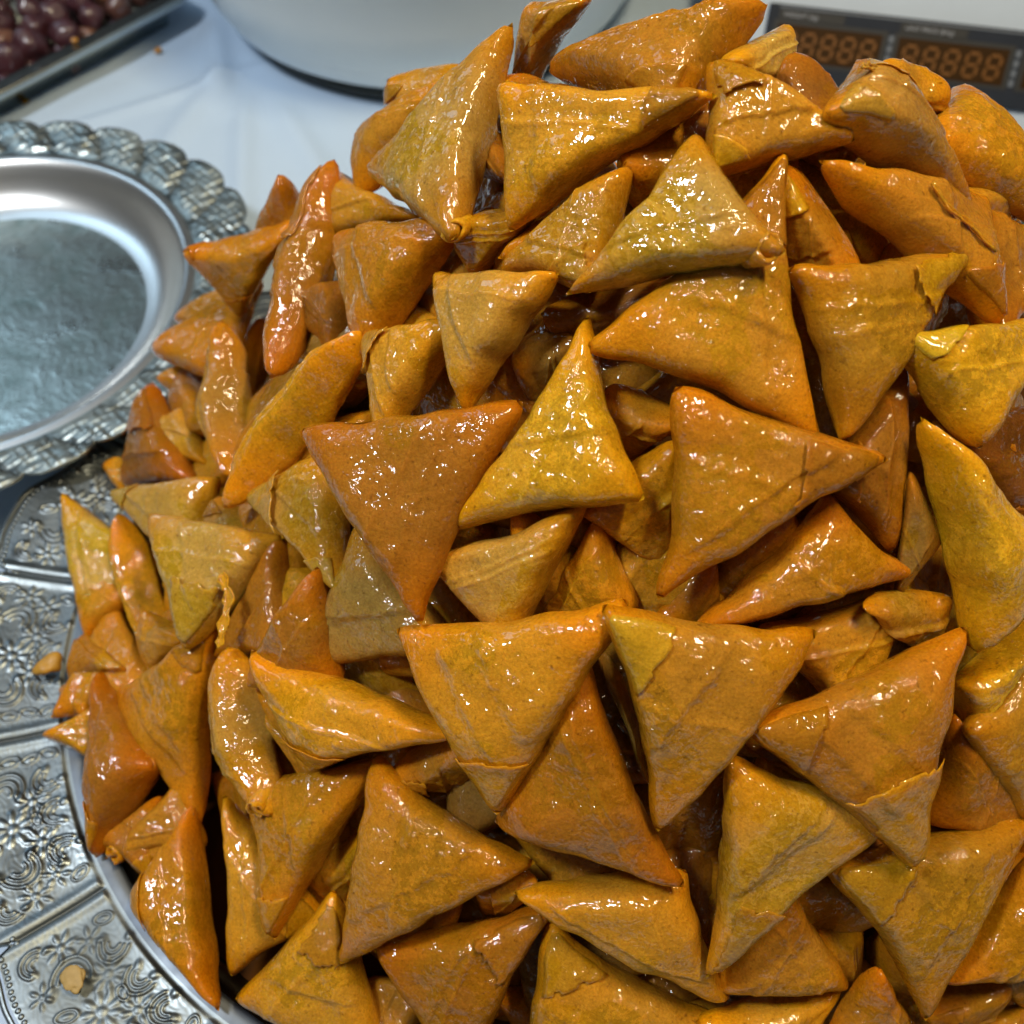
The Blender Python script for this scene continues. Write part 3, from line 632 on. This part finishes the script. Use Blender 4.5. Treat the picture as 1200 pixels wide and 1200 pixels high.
    ('brown', 0.9, [1670, 1326, 885, 2013, 1359, 761, 1918, 1294, 398], [], [], 'brown pastry showing between the doubled tip and the dull yellow triangle'),
    ('brown', 0.9, [-607, 903, 70, -367, 828, 201, -511, 599, 70], [], [], 'brown pastry in the dark corner beside the flaky golden one'),
    ('tan', 1.0, [-587, 4464, 2191, -214, 4300, 2307, -560, 4502, 1839], [], [], 'tan pastry top showing between the rounded one and the tall glossy one'),
    ('orange', 1.0, [-14, 3920, 2545, 223, 3574, 2690, 15, 3862, 2351], [], [], 'orange pastry peeking out under the left end of the long top pastry'),
    ('amber', 1.0, [716, 3180, 2819, 1005, 3103, 2713, 813, 3210, 2485], [], [], 'amber pastry in the dip right of the crumpled pale triangle'),
    ('gold', 1.0, [1610, 3237, 2503, 2139, 3549, 2305, 1910, 3304, 2131], [], [], 'golden pastry behind the long flake at the upper right'),
    ('orange', 1.0, [1000, 3252, 2770, 1251, 3383, 2786, 1258, 3279, 2510], [], [], 'orange pastry behind the left shoulder of the fat crumbed one'),
    ('orange', 0.9, [-2029, 4494, 623, -1466, 4519, 885, -1610, 4136, 751], [], [], 'slender orange pastry lying between the two tips that point at the plate'),
    ('tan', 0.9, [-1847, 3851, 539, -2278, 3816, 256, -1675, 3413, 572], [], [], 'tan pastry wedged behind the brown pointed one near the plate'),
    ('orange', 0.9, [-2451, 3052, 70, -2034, 2803, 191, -2321, 2633, 70], [], [], 'orange pastry edge under the pale boxy one at the tray rim'),
    ('gold', 0.9, [-2305, 2637, 93, -1974, 2337, 209, -2313, 2342, 99], [], [], 'golden bit pressed between the amber pastry and the tray rim'),
    ('amber', 0.9, [-1974, 1527, 70, -1716, 1715, 70, -1700, 1347, 70], [], [], 'amber pastry low behind the spindle that leans on the tray'),
    ('rust', 0.9, [-1110, 3887, 1346, -685, 3461, 1849, -815, 3259, 1541], [], [], 'rust pastry in the shade right of the rusty spindle'),
]
FILL = [[1774, 975, 193], [1739, 2672, 1552], [779, 3165, 2454], [-853, 4086, 1175], [-240, 3414, 1935], [-1933, 3639, -60], [1969, 1504, 652], [-1001, 2340, 844], [437, 2734, 1885], [-1783, 2611, 64], [1349, 2074, 1518], [1857, 1947, 1181], [995, 731, -60], [1445, 1836, 1258], [-1651, 4664, 65], [-611, 1270, -60], [639, 969, 213], [638, 1257, 320], [-98, 1218, 58], [313, 1815, 1291], [648, 1391, 880], [29, 946, -60], [625, 2409, 1717], [-1457, 4927, 144], [-1230, 2853, 801], [1552, 2419, 1508], [-72, 3990, 1898], [246, 941, 288], [-873, 2900, 1215], [-213, 1648, 656], [1110, 2847, 2203], [-1693, 2958, 316], [-876, 1390, 175], [-366, 931, -60], [1208, 3256, 2415], [-891, 1942, 435], [84, 3105, 2120], [1136, 1389, 870], [1304, 1111, 555], [1560, 3013, 2104], [269, 1594, 1062], [1049, 2180, 1254], [1281, 2028, 1064], [-55, 1568, 910], [1661, 2135, 1462], [-5, 1304, 385], [-480, 2676, 1485], [-649, 1563, 289], [-1035, 2646, 945], [1631, 2672, 1873], [-211, 2355, 1518], [1547, 1544, 473], [971, 1116, 594], [670, 703, 63], [-405, 3178, 1737], [202, 2100, 1519], [-1104, 3397, 1075], [-1353, 4074, 424], [-1556, 4328, 348], [762, 2601, 2086], [-1893, 3345, 133], [329, 3198, 2333], [43, 2737, 1911], [-1200, 1865, 279], [943, 2405, 1929], [1393, 1628, 850], [579, 2069, 1614], [-638, 2135, 1039], [863, 1639, 949], [253, 1337, 739], [-558, 1838, 828], [1886, 827, -60], [-292, 2037, 1199], [28, 3433, 2100], [293, 708, 2], [1284, 2616, 1987], [639, 1143, 611], [-1372, 2639, 602], [900, 2077, 1635], [277, 1428, 446], [-1190, 1597, 114], [2425, 1341, 204], [1033, 1720, 1237], [-630, 3291, 1118], [858, 1449, 513], [-829, 2038, 755], [-1135, 3075, 996], [-1595, 3516, 467], [-1309, 4454, 585], [-510, 1600, 645], [152, 2365, 1744], [2040, 2694, 1600], [1740, 1579, 885], [1456, 3425, 2261], [-1284, 3321, 844], [-1205, 2167, 532], [-487, 1174, 253], [-254, 2835, 1722], [89, 3809, 2132], [-855, 3381, 1336], [1324, 883, 262], [1313, 2373, 1804], [1985, 3337, 1848], [1937, 1239, 418], [-851, 3590, 856]]
FLAKES = [(14, [[0.1466, 0.3001, 0.2718], [0.1534, 0.2945, 0.2656], [0.1617, 0.2934, 0.2601], [0.174, 0.2887, 0.2509]], 0.0016, 'gold'), (64, [[-0.13, 0.2421, 0.106], [-0.1256, 0.2308, 0.104], [-0.1273, 0.2188, 0.0983], [-0.1292, 0.2105, 0.094]], 0.004, 'gold'), (10, [[0.1167, 0.3186, 0.3042], [0.1217, 0.3228, 0.3017], [0.1271, 0.3244, 0.2982]], 0.0018, 'pale')]
CRUMBS = [([-0.243, 0.2425, 0.013], 0.0074, 'yellow pastry crumb resting on the chased tray rim', 1, 1, 'yellow'), ([-0.1933, 0.0901, 0.012], 0.0064, 'flat pale flake of pastry on the tray rim, lower left corner', 2, 0.25, 'pale'), ([-0.3282, 0.8948, -0.032], 0.0038, 'lone orange crumb on the white tablecloth by the bowl', 3, 1, 'orange'), ([-0.4297, 0.8158, -0.033], 0.0036, 'small dark speck on the tablecloth beside the steel pan', 4, 0.6, 'olive'), ([-0.3853, 0.8571, 0.0], 0.0034, 'tiny yellow crumb on the rim of the steel pan', 5, 1, 'gold'), ([-0.2299, 0.2793, 0.004], 0.003, 'tiny pale crumb on the inner band of the tray', 6, 0.7, 'pale')]
NB = 54
ij = [(i, j) for i in range(NB + 1) for j in range(NB + 1 - i)]
IDX = {q: k for k, q in enumerate(ij)}
BI = np.array([(i, j, NB - i - j) for i, j in ij], float) / NB
TRI = []
for i in range(NB):
    for j in range(NB - i):
        TRI.append((IDX[i, j], IDX[i + 1, j], IDX[i, j + 1]))
        if i + j < NB - 1: TRI.append((IDX[i + 1, j], IDX[i + 1, j + 1], IDX[i, j + 1]))
TRI = np.array(TRI)
BORDER = (BI.min(1) < 1e-9)
LOW = np.zeros(len(BI), int); inner = np.where(~BORDER)[0]
LOW[BORDER] = np.where(BORDER)[0]; LOW[inner] = len(BI) + np.arange(len(inner))
FACES = np.concatenate([TRI, LOW[TRI][:, ::-1]])

def pillow(C2, half, rng, fl):
    """top and bottom surfaces of a folded triangle; C2 three 2-D corners"""
    b = BI; P = b @ C2
    s = np.sqrt(np.clip(27 * b[:, 0] * b[:, 1] * b[:, 2], 0, None))
    size = np.mean([np.linalg.norm(C2[i] - C2[(i + 1) % 3]) for i in range(3)])
    cen = C2.mean(0)
    for k in range(3):                                     # sides pulled in or bulging
        i, j = (k + 1) % 3, (k + 2) % 3
        e = C2[j] - C2[i]; nrm = np.array([-e[1], e[0]]); nrm /= np.linalg.norm(nrm) + 1e-9
        if nrm @ (cen - C2[i]) < 0: nrm = -nrm
        cav = rng.uniform(-.018, .052) * size; sk = rng.uniform(-.5, .5)
        wgt = (1 - b[:, k]) ** 2 * 4 * b[:, i] * b[:, j] / np.maximum((b[:, i] + b[:, j]) ** 2, 1e-9) * (1 + sk * (b[:, i] - b[:, j]))
        P = P + nrm[None] * (cav * wgt * (1 - b[:, k]))[:, None]
    S = s.copy()
    for i in range(3):                                     # blunt rolled noses
        j, k = (i + 1) % 3, (i + 2) % 3
        wdt = (1 - b[:, i]) * np.linalg.norm(C2[j] - C2[k]) / 2
        r = rng.uniform(.0020, .0040)
        g = np.sqrt(1 + 2 * r / (wdt + 6e-4) * np.exp(-wdt / .010))
        lat = (C2[j] - C2[k]) / 2 * (b[:, j] - b[:, k])[:, None]
        P = P + lat * (g - 1)[:, None]; S = S * (1 + (g - 1) * .8)
    S = np.clip(S, 0, 1)
    T = half * (1 - (1 - S) ** 1.75)
    q = np.c_[P, np.zeros(len(P))]
    T = T * (1 + .09 * waves(P, rng, 6, .03, .07))
    tip = np.clip((b.max(1) - .55) / .36, 0, 1) ** 1.1
    edge = np.clip(s * 1.5, 0, 1)
    fold = np.zeros(len(P))
    def surf(sign):
        nonlocal fold
        wr = .00022 * waves(P, rng, 10, .007, .022) + .00010 * waves(P, rng, 10, .0025, .006)
        # twist lines running out of each nose
        for i in range(3):
            j, k = (i + 1) % 3, (i + 2) % 3
            lat = (b[:, j] - b[:, k]) / np.maximum(1 - b[:, i], .05)
            wr = wr + .00022 * np.sin(lat * rng.uniform(5, 9) + rng.uniform(0, 6)) * sstep(.35, .8, b[:, i])
        z = T + wr * edge
        # edge of the last turn of dough: a ragged step across the face
        for turn in range(2):
            k = rng.integers(3); f = rng.uniform(.16, .42)
            ln = b[:, k] - f + .10 * (b[:, (k + 1) % 3] - .3) * rng.uniform(-1, 1) + (.012 if turn else .003) * waves(P, rng, 5, .004, .02)
            if sign > 0: fold = np.maximum(fold, sstep(-.006, .006, ln))
            z = z + (.0009 * sstep(-.008, .008, ln) + .0006 * np.exp(-(ln / .018) ** 2)) * edge
        return z * sign
    zt, zb = surf(1), surf(-1)
    bend = sum(rng.uniform(-.004, .004) * b[:, i] ** 2.5 for i in range(3)) + .0012 * waves(P, rng, 4, .03, .08)
    Vt = np.c_[P, zt + bend]; Vb = np.c_[P, zb + bend]
    Vt[BORDER, 2] = bend[BORDER]
    jit = np.c_[waves(P, rng, 8, .014, .04), waves(P, rng, 8, .014, .04)] * .0006
    Vt[:, :2] += jit; Vb[:, :2] += jit
    rimv = np.clip(1 - s * 1.5, 0, 1)
    return Vt, Vb, tip, fold, rimv
def pastry_mesh(C2, half, rng, fl, mat):
    Vt, Vb, tip, fold, rimv = pillow(C2, half, rng, fl)
    me = mesh_np('wrapper', np.concatenate([Vt, Vb[inner]]), FACES)
    a = me.attributes.new('tip', 'FLOAT', 'POINT'); a.data.foreach_set('value', np.concatenate([tip, tip[inner]]).astype(np.float32))
    for nm, q in (('fold', np.concatenate([fold, fold[inner] * 0 + .5])), ('rim', np.concatenate([rimv, rimv[inner]]))):
        a = me.attributes.new(nm, 'FLOAT', 'POINT'); a.data.foreach_set('value', q.astype(np.float32))
    me.materials.append(mat)
    return me, Vt, Vb
def sheet(name, V, tris, thick, mat, parent, tipval=.5):
    """a thin piece of dough with real thickness from a triangulated patch"""
    used = np.unique(tris); mp = -np.ones(len(V), int); mp[used] = np.arange(len(used)); t = mp[tris]; W = V[used]
    nrm = np.zeros_like(W); fn = np.cross(W[t[:, 1]] - W[t[:, 0]], W[t[:, 2]] - W[t[:, 0]])
    for k in range(3): np.add.at(nrm, t[:, k], fn)
    nrm /= np.linalg.norm(nrm, axis=1, keepdims=True) + 1e-12
    n = len(W); ed = {}
    for a, b_, c in t:
        for e in ((a, b_), (b_, c), (c, a)): ed[e] = ed.get(e, 0) + 1
    bord = [(a, b_) for (a, b_) in ed if (b_, a) not in ed]
    side = [(a, a + n, b_) for a, b_ in bord] + [(b_, a + n, b_ + n) for a, b_ in bord]
    Fa = np.concatenate([t, t[:, ::-1] + n, np.array(side, int).reshape(-1, 3)])
    me = mesh_np(name, np.concatenate([W, W - nrm * thick]), Fa)
    a = me.attributes.new('tip', 'FLOAT', 'POINT'); a.data.foreach_set('value', np.full(2 * n, tipval, np.float32))
    return link(name, me, mat, parent)
def rolled_tip(C2, i, half, mat, parent, rng):
    """open end of the dough roll: a short ragged tube with a hollow"""
    c = C2[i]; d2 = c - C2.mean(0); d2 /= np.linalg.norm(d2); sd = np.array([-d2[1], d2[0]])
    n = 22; t = np.linspace(0, 2 * np.pi, n, endpoint=False)
    ra, rb = rng.uniform(.0050, .0058), rng.uniform(.0042, .0050)
    prof = [(-.0105, 1.05), (-.0060, 1.05), (-.0022, 1.02), (-.0002, .97), (.0006, .86), (.0003, .70), (-.0012, .58), (-.0032, .50), (-.0052, .30), (-.0056, .02)]
    zt_ = np.array([0, 0, 1.0]); d3 = np.array([d2[0], d2[1], 0]) * .74 + zt_ * .67; s3 = np.array([sd[0], sd[1], 0]); n3 = np.cross(d3, s3); c3 = np.array([c[0] - d2[0] * .0050, c[1] - d2[1] * .0050, .0022])
    V = []; rag = .0007 * np.sin(3 * t + rng.uniform(0, 6)) + .0004 * np.sin(7 * t + rng.uniform(0, 6))
    for k, (a, f) in enumerate(prof):
        rg = rag * (1 if 2 < k < 7 else 0)
        V.append(c3[None] + (a + rg)[:, None] * d3[None] + (ra * f * np.cos(t))[:, None] * s3[None] + (rb * f * np.sin(t))[:, None] * n3[None])
    V = np.array(V).transpose(1, 0, 2).reshape(-1, 3)
    me = mesh_np('rolled_tip', V, grid_faces(n, len(prof), True))
    bmx = bmesh.new(); bmx.from_mesh(me); bmesh.ops.recalc_face_normals(bmx, faces=bmx.faces); bmx.to_mesh(me); bmx.free()
    me.polygons.foreach_set('use_smooth', [True] * len(me.polygons))
    a = me.attributes.new('tip', 'FLOAT', 'POINT'); a.data.foreach_set('value', np.full(len(me.vertices), .9, np.float32))
    return link('rolled_tip', me, mat, parent)

CAM = np.array([0, 0, .5])
GROUP = 'syrup glazed pastries heaped on the silver tray'
def frame_of(P3):
    c = P3.mean(0); ex = P3[1] - P3[0]; ex /= np.linalg.norm(ex)
    n = np.cross(P3[1] - P3[0], P3[2] - P3[0]); n /= np.linalg.norm(n)
    ref = np.array([-.15, -.75, .65])
    if n @ ref < 0: n = -n
    ey = np.cross(n, ex)
    return c, np.stack([ex, ey, n], 1)
def mat_world(c, Rm):
    m = Matrix.Identity(4)
    for i in range(3):
        for j in range(3): m[i][j] = float(Rm[i, j])
        m[i][3] = float(c[i])
    return m
PASTRY = {}
for n_, (tone, thick, mm, opens, flaps, label) in enumerate(DATA):
    rg = np.random.default_rng(100 + n_)
    P3 = np.array(mm, float).reshape(3, 3) / 10000.0
    c, Rm = frame_of(P3); C2 = ((P3 - c) @ Rm)[:, :2] * 1.05
    size = np.mean([np.linalg.norm(C2[i] - C2[(i + 1) % 3]) for i in range(3)])
    half = .0101 * thick * min(1, .62 + .38 * size / .075)
    me, Vt, Vb = pastry_mesh(C2, half, rg, bool(flaps), FILO[tone])
    t = tag(empty('pastry'), label, 'pastry', GROUP)
    t.matrix_world = mat_world(c, Rm)
    o = bpy.data.objects.new('wrapper', me); COL.objects.link(o); o.parent = t
    PASTRY[n_] = (t, C2, Rm, c)
    for i in opens: rolled_tip(C2, i, half, FILO[tone], t, rg)
    ends = [i for i in range(3) if i not in flaps and i not in opens and rg.uniform() < .13]
    for i in ends:                                         # edge of the thin outer turn round a corner
        b0 = rg.uniform(.60, .76); wv = .6 * waves(Vt[:, :2], rg, 4, .008, .02) + .3 * waves(Vt[:, :2], rg, 5, .0025, .006)
        j, k = (i + 1) % 3, (i + 2) % 3; sk = rg.uniform(-.10, .10)
        m = (BI[:, i] > b0 + .010 * wv + sk * (BI[:, j] - BI[:, k])) & (BI[:, i] < .955) & (np.minimum(BI[:, j], BI[:, k]) > .012)
        tr = TRI[m[TRI].all(1)]
        if len(tr) < 12: continue
        W = Vt.copy(); W[:, 2] += .0004 + .0007 * np.clip((b0 + .08 - BI[:, i]) / .08, 0, 1)
        sheet('filo_end', W, tr, .00035, FILO[tone], t, .45)
    for i in flaps:                                        # loose ragged end of the dough sheet near a corner
        j, k = (i + 1) % 3, (i + 2) % 3
        b0 = rg.uniform(.46, .60); wv = .6 * waves(Vt[:, :2], rg, 4, .010, .03) + .25 * waves(Vt[:, :2], rg, 5, .003, .008)
        m = (BI[:, i] > b0 + .035 * wv) & (BI[:, i] < .93) & (BI[:, j] / np.maximum(1 - BI[:, i], .02) > rg.uniform(.0, .12)) & (BI[:, k] / np.maximum(1 - BI[:, i], .02) > rg.uniform(.05, .3) + .03 * wv)
        tr = TRI[m[TRI].all(1)]
        if len(tr) < 20: continue
        W = Vt.copy(); lift = .0009 + .0028 * np.clip((.75 - BI[:, i]) / .25, 0, 1) ** 2
        W[:, 2] += lift * .8
        sheet('filo_flap', W, tr, .0004, FILO[tone], t, .35)
def flake(n_, pts, wid, rg, tone, lift=.0):
    """long loose splinter of dough on pastry n_, pts are world points"""
    t, C2, Rm, c = PASTRY[n_]
    L = (np.array(pts, float) - c) @ Rm
    ts = np.linspace(0, 1, 26); cum = np.linspace(0, 1, len(L))
    ctr = np.stack([np.interp(ts, cum, L[:, k]) for k in range(3)], 1)
    tan = np.gradient(ctr, axis=0); tan /= np.linalg.norm(tan, axis=1, keepdims=True)
    sd = np.cross(np.array([0, 0, 1.0]), tan); sd /= np.linalg.norm(sd, axis=1, keepdims=True)
    nv = 7; W = []
    for i in range(26):
        for k in range(nv):
            a = (k / (nv - 1) - .5) * 2
            ww = wid * (.75 + .35 * math.sin(i * .9) * rg.uniform(.4, 1) + .15 * rg.normal()) * (math.sin(math.pi * min(1, ts[i] * .9 + .08)) ** .4)
            W.append(ctr[i] + sd[i] * a * ww + np.array([0, 0, lift + .0012 * a * a]))
    q = grid_faces(26, nv); tr = np.concatenate([q[:, [0, 1, 2]], q[:, [0, 2, 3]]])
    sheet('filo_flake', np.array(W), tr[:, ::-1], .0007, FILO[tone], t, .4)
for n_, pts, wid, tone in FLAKES: flake(n_, pts, wid, np.random.default_rng(n_), tone)

# pastries buried in the heap, glimpsed through the gaps
rg = np.random.default_rng(77); base = []
for k in range(8):
    a = rg.uniform(.066, .078); C2 = np.array([(-a / 2, -.022), (a / 2, -.022), (rg.uniform(-.006, .006), .040)])
    base.append(pastry_mesh(C2, .0115, np.random.default_rng(900 + k), False, FILO[('brown', 'amber', 'orange', 'olive', 'brown', 'gold', 'amber', 'orange')[k]])[0])
for k, (x_, y_, z_) in enumerate(FILL):
    rr = np.random.default_rng(2000 + k)
    t = tag(empty('pastry', (x_ / 1e4, y_ / 1e4, z_ / 1e4)), 'shaded syrupy pastry buried among others, glimpsed through a dark gap', 'pastry', 'pastries buried inside the heap')
    rad = np.array([x_ / 1e4 - .085, y_ / 1e4 - .365]); az = math.atan2(rad[1], rad[0])
    t.rotation_euler = (Matrix.Rotation(az, 3, 'Z') @ Matrix.Rotation(R(48 if np.linalg.norm(rad) > .08 else 12) + rr.normal() * .3, 3, 'Y') @ Matrix.Rotation(rr.uniform(0, 6.28), 3, 'Z')).to_euler()
    o = bpy.data.objects.new('wrapper', base[k % 8]); COL.objects.link(o); o.parent = t

# ------------------------------------------------------------------ crumbs
DULL = {'pale': plain('dry_pale_crumb', (.40, .27, .09), .6, 0, 300, .3), 'yellow': plain('dry_golden_crumb', (.46, .24, .03), .45, 0, 300, .3)}
def crumb(loc, size, label, seed, flat=1.0, tone='gold'):
    rg = np.random.default_rng(seed); bm = bmesh.new(); bmesh.ops.create_icosphere(bm, subdivisions=3, radius=1)
    P = np.array([v.co[:] for v in bm.verts]); f = 1 + .22 * waves(P, rg, 8, .8, 2.5)
    for v, q, k in zip(bm.verts, P, f): v.co = Vector((q[0] * k * size, q[1] * k * size * .75, q[2] * k * size * .55 * flat))
    o = from_bm('crumb', bm, DULL[tone] if tone in DULL else FILO[tone], None, True); o.location = loc; o.rotation_euler = (0, 0, rg.uniform(0, 6))
    tag(o, label, 'crumb')
    return o
for args in CRUMBS: crumb(*args)
